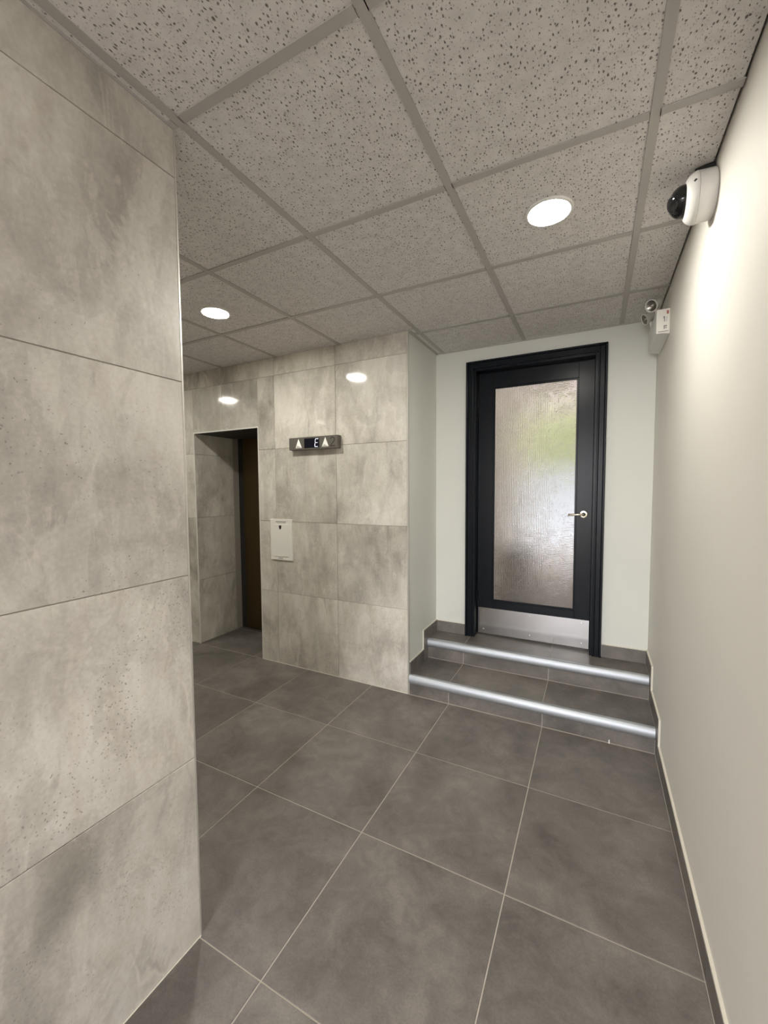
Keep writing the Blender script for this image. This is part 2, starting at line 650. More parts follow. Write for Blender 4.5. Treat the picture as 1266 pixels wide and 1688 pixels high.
# ------------------------------------------------------------------ floor
fl = MB().box(XW - 0.05, XR + 0.05, YS - 0.1, YD_ + 0.05, -0.06, -0.0018)
floor = tag(fl.build('floor', GROUT), 'dark grey-brown porcelain tiled floor with pale grout lines', 'floor', kind='structure')
for (x0, x1, y0, y1) in ((XL, 0.325, YS, 0.856), (XW, 0.325, 0.856, YE), (-3.37, -2.566, YE, 3.13), (XW, -3.1, -1.0, YL)):
    xs = lines(FX0, S, x0, x1)
    ys = lines(FY0, S, y0, y1)
    if y0 == YE:
        xs = [x0, -2.69, x1]
        ys = [y0, y1]
    for i in range(len(xs) - 1):
        for j in range(len(ys) - 1):
            tile('floor_tile', floor, FT, 'z+', xs[i], xs[i + 1], ys[j], ys[j + 1], 0.0, gap=0.0042, ch=0.001)

# ------------------------------------------------------------------ ceiling
REG = ((XL, XR - 0.006, YS, CY), (XW, CX, CY, YE), (CX, XR - 0.006, CY, YF), (XA, CX, YE, YF), (XW, -3.1, -1.0, CY))
ce = MB().box(-5.1, 0.5, -2.5, 3.45, H + 0.06, H + 0.14)
ceiling = tag(ce.build('ceiling', DARK), 'suspended ceiling of pin-holed mineral tiles in a pale metal grid', 'ceiling', kind='structure')
for ri, (x0, x1, y0, y1) in enumerate(REG):
    xs = lines(CX, SC, x0, x1)
    ys = lines(CY, SC, y0, y1)
    for i in range(len(xs) - 1):
        for j in range(len(ys) - 1):
            tile('ceiling_tile', ceiling, CT, 'z-', xs[i], xs[i + 1], ys[j], ys[j + 1], H + 0.004, t=0.014, gap=0.002, ch=0.002)
BW = 0.0135


def bar(x0, x1, y0, y1):
    bm_ = MB().box(x0, x1, y0, y1, H, H + 0.0035)
    if x1 - x0 > y1 - y0:
        yc = (y0 + y1) / 2
        bm_.box(x0, x1, yc - 0.002, yc + 0.002, H + 0.0035, H + 0.035)
    else:
        xc = (x0 + x1) / 2
        bm_.box(xc - 0.002, xc + 0.002, y0, y1, H + 0.0035, H + 0.035)
    bm_.build('grid_bar', GRID, ceiling, ((x0 + x1) / 2, (y0 + y1) / 2, H))


for k in range(-6, 3):                                  # main bars, running towards the door
    x = CX + k * SC
    if x < XW:
        continue
    lo, hi = CY, YE
    if x > XL - 0.01:
        hi = YF
        if x > XL:
            lo = YS
    if x < -3.1:
        lo = -1.0
    if x == CX:
        lo = YS
    bar(x - BW + 0.003, x + BW + 0.003, lo, hi)
for k in range(-5, 4):                                  # cross bars between them
    y = CY + k * SC
    if y < YS:
        continue
    x_lo = XL if y < CY - 0.01 else (XW if y < YE else XA)
    edges = [e for e in [CX + q * SC for q in range(-7, 3)] if x_lo + 0.02 < e < XR - 0.01]
    pts = [x_lo] + edges + [XR - 0.004]
    for a, b_ in zip(pts[:-1], pts[1:]):
        bar(a + (BW if a in edges else 0), b_ - (BW if b_ in edges else 0), y - BW, y + BW)
    if -1.0 < y < CY - 0.01:
        bar(XW, -3.1, y - BW, y + BW)
# slim wall angles
for a in ((XL, XL + 0.003, YS, YL), (XA, XA + 0.018, YE, YF), (XA, XR, YF - 0.008, YF)):
    MB().box(*a, H - 0.004, H + 0.004).build('wall_angle', GRID, ceiling, ((a[0] + a[1]) / 2, (a[2] + a[3]) / 2, H))

# ------------------------------------------------------------------ tiled wall on the left
wl_ = MB().box(XL - 0.11, XL - 0.004, YS - 0.1, YL - 0.009, -0.05, H + 0.06)
wall_left = tag(wl_.build('wall_left', GROUTW), 'large concrete-look stone tiles covering the near left wall', 'wall', kind='structure')
ys = [YS, YS + 0.74] + [YL - 1.21 * k for k in (2, 1, 0)]
ys = sorted(set(round(y, 4) for y in ys))
for j in range(len(ROWS) - 1):
    for i in range(len(ys) - 1):
        tile('wall_tile', wall_left, WT, 'x+', ys[i], ys[i + 1], ROWS[j], ROWS[j + 1], XL, gap=0.0026, ch=0.001)
MB().box(XL - 0.012, XL + 0.0015, YL - 0.0015, YL + 0.004, 0, H).build('corner_trim', TRIM, wall_left, (XL, YL, H / 2))
MB().box(XL, XL + 0.004, YS, YL, -0.001, 0.0012).build('base_sealant', SEAL, wall_left, (XL, 0, 0))

ws = MB().box(-3.1, XL - 0.012, YL - 0.11, YL - 0.008, -0.05, H + 0.06)
wall_south = tag(ws.build('wall_lobby_south', GROUTW), 'tiled lobby wall hidden round the left corner', 'wall', kind='structure')
xs = [-3.1, -2.95, -2.345, -1.74, XL - 0.004]
for j in range(len(ROWS) - 1):
    for i in range(len(xs) - 1):
        tile('wall_tile', wall_south, WT, 'y+', xs[i], xs[i + 1], ROWS[j], ROWS[j + 1], YL, gap=0.0026, ch=0.001)

for nm, bx, lb in (('wall_lobby_west', (XW - 0.12, XW, -1.1, 3.3), 'plain end wall of the lift lobby'),
                   ('wall_passage_east', (-3.11, -3.0, -1.1, YL - 0.11), 'plain side wall of the passage off the lobby'),
                   ('wall_passage_end', (XW - 0.12, -3.0, -1.12, -1.0), 'plain wall closing the passage off the lobby')):
    tag(MB().box(*bx, -0.05, H + 0.1).build(nm, PLASTER), lb, 'wall', kind='structure')

# ------------------------------------------------------------------ elevator wall with its opening
OX0, OX1, OZ = -3.37, -2.566, 2.015
YD = 3.19
we = MB()
we.box(XW - 0.1, OX0 - 0.008, YE + 0.0035, YD + 0.02, -0.05, H + 0.06)
we.box(OX1 + 0.008, XA - 0.012, YE + 0.0035, YD + 0.02, -0.05, H + 0.06)
we.box(OX0 - 0.008, OX1 + 0.008, YE + 0.0035, YD + 0.02, OZ + 0.004, H + 0.06)
we.box(OX0 - 0.2, OX1 + 0.2, YD + 0.06, YD + 0.12, -0.05, H)
wall_el = tag(we.build('wall_elevator', GROUTW), 'glossy concrete-look tiled wall with the lift opening', 'wall', kind='structure')
EX = [XA - 0.0 - 0.607 * k for k in range(7)][::-1]
EX[0] = XW
for j in range(len(ROWS) - 1):
    for i in range(len(EX) - 1):
        a, b_, z0, z1 = EX[i], EX[i + 1], ROWS[j], ROWS[j + 1]
        if b_ <= OX0 or a >= OX1 or z0 >= OZ:
            tile('wall_tile', wall_el, WTE, 'y-', a, b_, z0, z1, YE, gap=0.0026, ch=0.001)
            continue
        if a < OX0:
            tile('wall_tile', wall_el, WTE, 'y-', a, OX0, z0, z1, YE, gap=0.0026, ch=0.001)
        if b_ > OX1:
            tile('wall_tile', wall_el, WTE, 'y-', OX1, b_, z0, z1, YE, gap=0.0026, ch=0.001)
        if z1 > OZ + 0.01:
            tile('wall_tile', wall_el, WTE, 'y-', max(a, OX0), min(b_, OX1), OZ, z1, YE, gap=0.0026, ch=0.001)
for j in range(len(ROWS) - 1):
    z0, z1 = ROWS[j], min(ROWS[j + 1], OZ)
    if z1 > z0:
        tile('jamb_tile', wall_el, WTE, 'x+', YE + 0.002, 3.11, z0, z1, OX0, gap=0.0026, ch=0.001)
        tile('jamb_tile', wall_el, WTE, 'x-', YE + 0.002, 3.11, z0, z1, OX1, gap=0.0026, ch=0.001)
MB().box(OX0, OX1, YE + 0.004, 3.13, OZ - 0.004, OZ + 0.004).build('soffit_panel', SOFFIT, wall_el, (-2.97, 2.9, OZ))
for bx in ((OX0 - 0.004, OX1 + 0.004, YE - 0.004, YE + 0.006, OZ - 0.006, OZ + 0.004),):
    MB().box(*bx).build('opening_trim', TRIMW, wall_el, (-2.97, YE, OZ))
for x in (OX0, OX1):
    MB().box(x - 0.003, x + 0.003, YE - 0.003, YE + 0.005, 0, OZ - 0.006).build('opening_trim', TRIMW, wall_el, (x, YE, 1.0))
MB().box(XA - 0.010, XA + 0.001, YE - 0.004, YE + 0.006, 0, H).build('corner_trim', TRIM, wall_el, (XA, YE, 1.2))
MB().box(OX1 + 0.003, XA - 0.01, YE - 0.0025, YE + 0.002, -0.001, 0.004).build('base_sealant', SEAL, wall_el, (-1.8, YE, 0))

lift = empty('door_2', (-2.968, YD, 0), 'dark bronze lift door deep in the tiled opening', 'door', kind='structure')
MB().box(-3.30, -2.935, YD - 0.012, YD + 0.02, 0.006, 2.14).build('door_panel', BRONZE, lift, (-3.12, YD, 1), bevel=0.002)
MB().box(-2.931, -2.566, YD - 0.012, YD + 0.02, 0.006, 2.14).build('door_panel', BRONZE, lift, (-2.75, YD, 1), bevel=0.002)
MB().box(-3.40, -3.302, YD - 0.0, YD + 0.03, 0, 2.14).build('door_reveal', DARK, lift, (-3.35, YD, 1))
MB().box(-3.37, -2.566, 3.135, YD + 0.02, -0.012, 0.001).build('door_sill', HALL, lift, (-2.97, 3.16, 0))

# ------------------------------------------------------------------ plain painted walls
wall_right = tag(MB().box(XR, XR + 0.12, YS - 0.1, 3.42, -0.05, H + 0.06).build('wall_right', PLASTER),
                 'cream painted wall running down the right side', 'wall', kind='structure')
wall_alcove = tag(MB().box(XA - 0.0115, XA, YE + 0.007, YF + 0.05, 0, H + 0.06).build('wall_alcove', PLASTERG),
                  'narrow pale painted return wall left of the door', 'wall', kind='structure')
DX0, DX1, DTOP = -0.872, 0.020, 2.425
wf = MB()
wf.box(XA - 0.01, DX0, YF, YF + 0.15, Z2 + 0.0005, H + 0.06)
wf.box(DX1, XR - 0.001, YF, YF + 0.15, Z2 + 0.0005, H + 0.06)
wf.box(DX0, DX1, YF, YF + 0.15, DTOP, H + 0.06)
wall_far = tag(wf.build('wall_far', PLASTERG), 'pale painted wall around the black glazed door', 'wall', kind='structure')

# ------------------------------------------------------------------ entrance behind the photographer
wn_ = MB()
EX0, EX1, EZ = -1.06, 0.24, 2.45  # opening made larger to bring in more daylight fill
wn_.box(XL - 0.11, EX0, YS - 0.12, YS, -0.05, H + 0.06)
wn_.box(EX1, XR + 0.1, YS - 0.12, YS, -0.05, H + 0.06)
wn_.box(EX0, EX1, YS - 0.12, YS, EZ, H + 0.06)
tag(wn_.build('wall_entrance', PLASTER), 'painted end wall with the glazed street entrance', 'wall', kind='structure')
ent = empty('door_3', ((EX0 + EX1) / 2, YS - 0.06, 0), 'glazed street entrance door at the near end', 'door', kind='structure')
fr = MB()
fr.box(EX0, EX0 + 0.07, YS - 0.09, YS - 0.03, 0, EZ)
fr.box(EX1 - 0.07, EX1, YS - 0.09, YS - 0.03, 0, EZ)
fr.box(EX0 + 0.07, EX1 - 0.07, YS - 0.09, YS - 0.03, EZ - 0.08, EZ)
fr.box(EX0 + 0.07, EX1 - 0.07, YS - 0.09, YS - 0.03, 0, 0.12)
fr.box(-0.70, -0.63, YS - 0.09, YS - 0.03, 0.12, EZ - 0.08)
fr.build('door_frame', BLACK, ent, (-0.45, YS - 0.06, 1))
MB().box(EX0 + 0.07, EX1 - 0.07, YS - 0.063, YS - 0.057, 0.12, EZ - 0.08).build('glass_pane', PANE, ent, (-0.45, YS - 0.06, 1))
tag(MB().box(-8, 8, YS - 14, YS - 0.12, -0.1, -0.03).build('ground_street', STONE), 'paving outside the street entrance behind the viewer', 'paving', kind='structure')
portal('entrance_portal', ((EX0 + EX1) / 2, YS - 0.02, 1.225), (math.radians(90), 0, 0), 1.3, 2.4)

# ------------------------------------------------------------------ two steps up to the door
JX = [XA + 0.001, -0.872, -0.267, 0.325]


def nosing(y, z):
    """bull-nosed aluminium strip, profile in y,z"""
    pr = [(y + 0.020, z + 0.0015), (y + 0.006, z + 0.0015)]
    for k in range(1, 9):
        a = math.radians(90 + 11.25 * k)
        pr.append((y + 0.006 + 0.022 * math.cos(a) , z - 0.032 + 0.0335 * math.sin(a)))
    pr += [(y - 0.0155, z - 0.044), (y - 0.0125, z - 0.054), (y - 0.007, z - 0.060), (y - 0.0005, z - 0.062), (y - 0.0005, z - 0.020), (y + 0.020, z - 0.0005)]
    return pr


for (nm, y0, y1, zb, zt, lb) in (('step', YE, YR2, 0.0, Z1, 'lower dark tiled step with an aluminium nosing, nearest the corridor floor'),
                                 ('step', YR2, YF + 0.15, Z1, Z2, 'upper dark tiled step with an aluminium nosing, at the door threshold')):
    st = empty(nm, (-0.42, y0, zb), lb, 'step', 'tiled steps below the black door')
    yc1 = y1 if y0 == YR2 else y1 + 0.36
    MB().box(JX[0], JX[3], y0 + 0.0018, yc1, 0.0 if zb == 0 else Z1 - 0.0015, zt - 0.0018).build('step_core', GROUT, st, (-0.42, (y0 + y1) / 2, zb))
    MB().box(JX[0], JX[3], y0 - 0.005, y0 + 0.002, zb + 0.0002, zb + 0.0012).build('grout_bead', GROUT, st, (-0.42, y0, zb))
    for i in range(3):
        tile('riser_tile', st, FT, 'y-', JX[i], JX[i + 1], zb, zt - 0.02, y0, gap=0.004, ch=0.0008)
        tile('tread_tile', st, FT, 'z+', JX[i], JX[i + 1], y0 + 0.02, y1, zt, gap=0.004, ch=0.0008)
    MB().prism(nosing(y0, zt), 'x', JX[0] + 0.002, JX[3] - 0.002).build('nosing', ALU, st, (-0.42, y0, zt), smooth=True)

# ------------------------------------------------------------------ tiled skirting
SK = 0.09
SX = 0.325


def skirt(name, label, parent_loc=(0, 0, 0)):
    return empty(name, parent_loc, label, 'baseboard', kind='structure')


def skirt_piece(parent, axis, poly, a0, a1):
    """one cut tile and the cream bead along its top"""
    o = MB().prism(poly, axis, a0, a1)
    c = [sum(p[0] for p in poly) / len(poly), sum(p[1] for p in poly) / len(poly)]
    ori = (a0, c[0], c[1]) if axis == 'x' else (c[0], a0, c[1])
    o.build('skirting_tile', FT, parent, ori, bevel=0.0007, seg=1)


bl = skirt('baseboard_right', 'dark tile skirting stepping up along the right wall')
yy = [YS] + [FY0 - S * k for k in range(7, -1, -1) if FY0 - S * k > YS + 0.05] + [2.572]
for a, b_ in zip(yy[:-1], yy[1:]):
    skirt_piece(bl, 'x', [(a + 0.0015, 0.002), (b_ - 0.0015, 0.002), (b_ - 0.0015, SK), (a + 0.0015, SK)], SX, XR)
skirt_piece(bl, 'x', [(2.572, 0.002), (2.93, 0.002), (2.93, Z1 + SK), (2.572, Z1 + SK)], SX, XR)
skirt_piece(bl, 'x', [(2.932, 0.002), (YF, 0.002), (YF, Z2 + SK), (2.932, Z2 + SK)], SX, XR)
bead = [(YS, SK), (2.570, SK), (2.570, Z1 + SK), (2.930, Z1 + SK), (2.930, Z2 + SK), (YF - 0.002, Z2 + SK), (YF - 0.002, Z2 + SK + 0.008), (2.922, Z2 + SK + 0.008),
        (2.922, Z1 + SK + 0.008), (2.562, Z1 + SK + 0.008), (2.562, SK + 0.008), (YS, SK + 0.008)]
MB().prism(bead, 'x', SX + 0.001, XR + 0.001).build('sealant_bead', SEAL, bl, (XR, 1, 0.1))

ba = skirt('baseboard_alcove', 'dark tile skirting stepping up the alcove return wall')
skirt_piece(ba, 'x', [(YE + 0.008, Z1 - 0.1), (2.915, Z1 - 0.1), (2.915, Z1 + SK), (YE + 0.008, Z1 + SK)], XA, XA + 0.009)
skirt_piece(ba, 'x', [(2.917, Z1 - 0.1), (YF, Z1 - 0.1), (YF, Z2 + SK), (2.917, Z2 + SK)], XA, XA + 0.009)
bead = [(YE + 0.006, Z1 + SK), (2.915, Z1 + SK), (2.915, Z2 + SK), (YF, Z2 + SK), (YF, Z2 + SK + 0.006), (2.909, Z2 + SK + 0.006), (2.909, Z1 + SK + 0.006), (YE + 0.006, Z1 + SK + 0.006)]
MB().prism(bead, 'x', XA - 0.001, XA + 0.008).build('sealant_bead', SEAL, ba, (XA, 3, 0.3))

bf = skirt('baseboard_far', 'dark tile skirting on either side of the black door')
for a, b_ in ((XA + 0.010, -0.917), (0.060, SX)):
    skirt_piece(bf, 'y', [(a, Z2 + 0.001), (b_, Z2 + 0.001), (b_, Z2 + SK), (a, Z2 + SK)], YF - 0.009, YF)
    MB().box(a, b_, YF - 0.008, YF + 0.001, Z2 + SK, Z2 + SK + 0.006).build('sealant_bead', SEAL, bf, ((a + b_) / 2, YF, Z2 + SK))

# ------------------------------------------------------------------ black glazed door
door = empty('door_1', (-0.425, YF, Z2), 'black painted timber door with a tall obscured glass pane at the top of the steps', 'door', kind='structure')


def ring(mb, o, w, y0, y1):
    """three-sided band: o = (x0, x1, ztop) outer edge, w = width"""
    x0, x1, z = o
    mb.box(x0, x0 + w, y0, y1, Z2, z)
    mb.box(x1 - w, x1, y0, y1, Z2, z)
    mb.box(x0 + w, x1 - w, y0, y1, z - w, z)


LX0, LX1, LZ0, LZ1 = -0.838, -0.020, 0.308, 2.383
LY0, LY1 = 3.280, 3.322
OUT = (-0.914, 0.056, 2.459)


def inset(d):
    return (OUT[0] + d, OUT[1] - d, OUT[2] - d)


fm = MB()
ring(fm, OUT, 0.014, YF - 0.030, YF + 0.001)
fm.build('door_casing', BLACK, door, (-0.43, YF, 1.4), bevel=0.004)
fm = MB()
ring(fm, inset(0.014), 0.032, YF - 0.018, YF + 0.001)
fm.build('door_casing', BLACK, door, (-0.43, YF, 1.4), bevel=0.003)
fm = MB()
ring(fm, inset(0.046), 0.010, YF - 0.026, YF + 0.001)
fm.build('door_casing', BLACK, door, (-0.43, YF, 1.4), bevel=0.003)
fm = MB()
ring(fm, inset(0.052), 0.022, YF - 0.012, YF + 0.14)
ring(fm, inset(0.066), 0.024, LY1 + 0.002, LY1 + 0.022)
fm.build('door_jamb', BLACK, door, (-0.43, YF, 1.4), bevel=0.002)
GX0, GX1, GZ0, GZ1 = -0.722, -0.121, 0.580, 2.268
lm = MB()
lm.box(LX0, GX0, LY0, LY1, LZ0, LZ1)
lm.box(GX1, LX1, LY0, LY1, LZ0, LZ1)
lm.box(GX0, GX1, LY0, LY1, GZ1, LZ1)
lm.box(GX0, GX1, LY0, LY1, LZ0, GZ0)
leaf = lm.build('door_leaf', BLACK, door, (-0.43, LY0, 1.35), bevel=0.0015)
gb = MB()
bw = 0.012
for (a, b_, c, d) in ((GX0, GX0 + bw, GZ0, GZ1), (GX1 - bw, GX1, GZ0, GZ1), (GX0 + bw, GX1 - bw, GZ1 - bw, GZ1), (GX0 + bw, GX1 - bw, GZ0, GZ0 + bw)):
    gb.box(a - 0.001, b_ + 0.001, LY0 + 0.006, LY0 + 0.018, c - 0.001, d + 0.001)
gb.build('glazing_bead', BLACK, leaf, (-0.42, LY0, 1.42), bevel=0.003)
MB().box(GX0 + 0.001, GX1 - 0.001, LY0 + 0.020, LY0 + 0.026, GZ0 + 0.001, GZ1 - 0.001).build('glass_pane', GLASS, door, (-0.42, LY0, 1.42))
kp = MB().box(LX0 + 0.008, LX1 - 0.002, LY0 - 0.0022, LY0 + 0.001, LZ0 + 0.002, 0.520).build('kick_plate', STEEL, door, (-0.43, LY0, 0.4), bevel=0.0006, seg=1)
rotx = Matrix.Rotation(math.radians(90), 4, 'X')
for x in (LX0 + 0.05, -0.43, LX1 - 0.05):
    for z in (0.345, 0.495):
        MB().lathe([(0.005, 0), (0.0045, 0.0015), (0.002, 0.002)], 12, Matrix.Translation((x, LY0 - 0.0022, z)) @ rotx).build('screw', STEEL, kp, (x, LY0 - 0.002, z))
hx, hz = -0.073, 1.292
hd = MB().lathe([(0.027, 0), (0.027, 0.004), (0.024, 0.008), (0.016, 0.009)], 36, Matrix.Translation((hx, LY0, hz)) @ rotx).build('door_handle', BRASS, door, (hx, LY0, hz), smooth=True)
MB().lathe([(0.0145, 0), (0.0145, 0.004), (0.011, 0.0045)], 28, Matrix.Translation((hx, LY0 - 0.0085, hz)) @ rotx).build('handle_neck', INK, hd, (hx, LY0, hz), smooth=True)
lev = MB()
lev.tube([(hx, LY0 - 0.010, hz), (hx, LY0 - 0.036, hz), (hx - 0.003, LY0 - 0.046, hz), (hx - 0.012, LY0 - 0.050, hz), (hx - 0.045, LY0 - 0.050, hz - 0.001), (hx - 0.085, LY0 - 0.046, hz - 0.003), (hx - 0.098, LY0 - 0.043, hz - 0.003)], 0.0082, 14)
lev.build('lever', BRASS, hd, (hx, LY0 - 0.03, hz), smooth=True)
for z in (0.62, 1.36, 2.16):
    hg = MB().lathe([(0.006, -0.045), (0.007, -0.043), (0.007, 0.043), (0.006, 0.045)], 14, Matrix.Translation((LX0 - 0.002, LY0 - 0.004, z)))
    hg.box(LX0 - 0.002, LX0 + 0.024, LY0 - 0.002, LY0 + 0.001, z - 0.042, z + 0.042)
    hg.build('hinge', BLACK, door, (LX0, LY0, z))

# ------------------------------------------------------------------ what lies beyond the glass, with added sky blockers
tag(MB().box(-7, 6, 3.36, 14, 0.20, 0.28).build('ground_porch', STONE), 'pale paving outside beyond the door glass', 'paving', kind='structure')
tag(MB().box(-1.25, -0.93, 3.37, 6.5, 0.28, 3.1).build('wall_porch', RENDERW), 'warm rendered porch wall seen blurred through the left of the glass', 'wall', kind='structure')
tag(MB().box(1.7, 2.0, 3.37, 6.5, 0.28, 3.1).build('wall_light_block_right', RENDERW), 'unseen added wall right of the door outside, blocking daylight', 'wall', kind='structure')  # unseen wall added to close the court off from side daylight
tag(MB().box(-1.25, 2.0, 3.37, 6.5, 3.1, 3.3).build('ceiling_sky_block', RENDERP), 'unseen pinkish roof added outside the door to block the sky', 'roof', kind='structure')  # unseen roof added to keep sky light off the door glass
tag(MB().box(-7, 6, 6.2, 6.5, 3.3, 13.0).build('wall_sky_block', RENDERP), 'unseen tall wall added outside to block the sky', 'wall', kind='structure')  # unseen wall added to cut the sky above the court
tag(MB().box(-1.6, 5.0, 8.7, 8.85, 0.28, 1.85).build('wall_garden', PALEW), 'pale garden wall blurred through the glass', 'wall', kind='structure')
tag(MB().box(-7, 6, 9.6, 10, 0.28, 11.5).build('wall_neighbour', RENDERP), 'pinkish house wall beyond the garden, blurred through the glass, built tall to block the sky', 'wall', kind='structure')  # extra height added so less sky light reaches the court
pp = empty('garden_planter', (-0.74, 4.7, 0.28), 'dark planter pot blurred through the bottom left of the glass', 'planter')
MB().lathe([(0.13, 0.28), (0.17, 0.80), (0.18, 0.82), (0.16, 0.82), (0.155, 0.78)], 24, Matrix.Translation((-0.74, 4.7, 0))).build('pot', POT, pp, (-0.74, 4.7, 0.28), smooth=True)
for (cx, cy, cz, sx, sy, sz, lb) in ((-0.45, 7.6, 2.35, 0.75, 0.5, 0.62, 'green shrub blurred through the right side of the door glass'),
                                     (-1.55, 7.9, 1.7, 0.45, 0.5, 0.9, 'green shrub blurred through the middle of the door glass')):
    sh = empty('garden_shrub', (cx, cy, 0.28), lb, 'shrub', 'shrubs beyond the door')
    rng = random.Random(int(cx * 100))
    lf = MB()
    for q in range(2600):
        d = Vector((rng.gauss(0, 1), rng.gauss(0, 1), rng.gauss(0, 1))).normalized() * (rng.random() ** 0.4)
        p = Vector((cx + d.x * sx, cy + d.y * sy, cz + d.z * sz))
        a = Vector((rng.gauss(0, 1), rng.gauss(0, 1), rng.gauss(0, 1))).normalized() * 0.05
        b2 = a.cross(Vector((rng.gauss(0, 1), rng.gauss(0, 1), 1))).normalized() * 0.02
        lf.add([p - a, p + b2, p + a, p - b2], [(0, 1, 2, 3)])
    fo = lf.build('foliage', LEAF, sh, (cx, cy, cz))
    fo['kind'] = 'stuff'
    MB().tube([(cx, cy, 0.28), (cx + 0.03, cy, cz - sz * 0.4), (cx, cy + 0.04, cz)], 0.035, 8).build('stem', PURPLE, sh, (cx, cy, 0.28))

# ------------------------------------------------------------------ round LED ceiling lights
LAMPS = [(-0.185, 1.787, 'round LED ceiling light nearest the right wall, over the corridor'),
         (-2.086, 1.820, 'round LED ceiling light in front of the lift, left of the corridor'),
         (-3.970, 1.680, 'round LED ceiling light at the far end of the lift lobby, seen as a reflection'),
         (-0.480, -1.10, 'unseen round LED ceiling light added behind the viewer as fill')]  # unseen lamp added to brighten the near corridor
first = None
for (x, y, lb) in LAMPS:
    if first is None:
        t = empty('ceiling_light', (x, y, H + 0.004), lb, 'light', 'round LED ceiling lights')
        MB().lathe([(0.076, 0.0), (0.089, 0.0), (0.0895, -0.003), (0.087, -0.006), (0.079, -0.008), (0.076, -0.006)], 56, Matrix.Translation((x, y, H + 0.004)), False, False).build('bezel', WHITE, t, (x, y, H + 0.004), smooth=True)
        MB().lathe([(0.0775, 0.0), (0.0770, -0.0055), (0.070, -0.0065), (0.03, -0.0068)], 56, Matrix.Translation((x, y, H + 0.004)), False, True).build('diffuser', LEDM, t, (x, y, H + 0.004))
        first = t
    else:
        t = copy_tree(first)
        t.location = (x, y, H + 0.004)
        tag(t, lb)

pt = empty('passage_light', (-3.97, -0.21, H), 'small slim rectangular ceiling light in the passage beside the lobby', 'light')
MB().box(-4.04, -3.90, -0.25, -0.17, H - 0.012, H + 0.003).build('housing', WHITE, pt, (-3.97, -0.21, H), bevel=0.002)
MB().box(-4.03, -3.91, -0.235, -0.185, H - 0.0135, H - 0.011).build('diffuser', mat_emit('slim_diffuser', LED_COL, 60.0), pt, (-3.97, -0.21, H))

# ------------------------------------------------------------------ dome camera on the right wall
cy_, cz_ = 1.80, 2.476
roty = Matrix.Rotation(math.radians(-90), 4, 'Y')       # +z of the lathe points to -x
base = Matrix.Translation((XR, cy_, cz_)) @ roty
dc = empty('dome_camera', (XR, cy_, cz_), 'white security camera with a black dome high on the right wall', 'camera')
MB().lathe([(0.068, 0.0), (0.073, 0.001), (0.076, 0.006), (0.078, 0.046), (0.0785, 0.050)], 56, base).build('housing', WHITE, dc, (XR, cy_, cz_), smooth=True)
MB().lathe([(0.0785, 0.0508), (0.079, 0.053), (0.076, 0.062), (0.069, 0.073), (0.060, 0.080), (0.051, 0.083), (0.050, 0.080)], 56, base, True, False).build('cover_ring', WHITE, dc, (XR, cy_, cz_), smooth=True)
MB().lathe([(0.0765, 0.0492), (0.0765, 0.0515)], 56, base).build('seam_gasket', RUBBER, dc, (XR, cy_, cz_))
dp = [(0.0495, 0.078), (0.0495, 0.090)] + [(0.0495 * math.cos(a), 0.090 + 0.038 * math.sin(a)) for a in [math.radians(9 * k) for k in range(1, 10)]]
MB().lathe(dp, 48, base).build('dome', SMOKE, dc, (XR, cy_, cz_), smooth=True)
tb = Matrix.Translation((XR - 0.118, cy_ - 0.018, cz_ - 0.012)) @ Matrix.Rotation(math.radians(-110), 4, 'Y') @ Matrix.Rotation(math.radians(20), 4, 'X')
MB().lathe([(0.024, -0.02), (0.026, 0.0), (0.024, 0.004), (0.014, 0.0065)], 32, tb).build('lens', SMOKE, dc, (XR - 0.118, cy_, cz_), smooth=True)
slot = MB().tube([(XR - 0.0655, cy_ - 0.0700, cz_ + 0.016), (XR - 0.0600, cy_ - 0.0725, cz_ + 0.021)], 0.004, 8)
slot.build('screw_slot', INK, dc, (XR - 0.062, cy_ - 0.061, cz_ + 0.043))
MB().tube([(XR - 0.056, cy_ - 0.01, H - 0.006), (XR - 0.03, cy_ - 0.016, H - 0.004), (XR - 0.003, cy_ - 0.02, H - 0.004)], 0.009, 10).build('shadow_notch', RUBBER, dc, (XR - 0.03, cy_, H - 0.006))  # black tube standing in for the shadowed ceiling notch above the camera

# ------------------------------------------------------------------ emergency light unit
eu = empty('emergency_light', (XR, 2.70, 2.31), 'white twin-head emergency lighting unit high on the right wall beside the door', 'light')
ex0 = XR - 0.062
bd = MB().prism([(ex0, 2.325), (ex0 + 0.004, 2.316), (XR, 2.306), (XR, 2.440), (ex0, 2.440)], 'y', 2.700, 3.080)
body = bd.build('housing', WHITE, eu, (XR - 0.03, 2.89, 2.37), bevel=0.003)
lab = MB().box(ex0 + 0.0005, XR - 0.001, 2.6975, 2.7005, 2.312, 2.438).build('end_panel', WHITEB, eu, (XR - 0.03, 2.70, 2.375), bevel=0.001)
MB().box(XR - 0.016, XR - 0.007, 2.6968, 2.698, 2.410, 2.428).build('red_mark', REDINK, lab, (XR - 0.012, 2.697, 2.42))
mk = MB()
for (a, z0, z1, w) in ((0.030, 2.386, 2.400, 0.006), (0.027, 2.372, 2.384, 0.004), (0.016, 2.372, 2.398, 0.0015), (0.028, 2.333, 2.352, 0.005), (0.022, 2.346, 2.352, 0.008), (0.020, 2.336, 2.342, 0.005)):
    mk.box(XR - a, XR - a + w, 2.6968, 2.698, z0, z1)
mk.build('printed_marks', GREYINK, lab, (XR - 0.02, 2.697, 2.36))['kind'] = 'stuff'
ln = MB()
for k in range(9):
    ln.box(XR - 0.052 + 0.0052 * k, XR - 0.0485 + 0.0052 * k, 2.6968, 2.698, 2.3185, 2.3225)
ln.build('printed_line', INK, lab, (XR - 0.03, 2.697, 2.32))['kind'] = 'stuff'


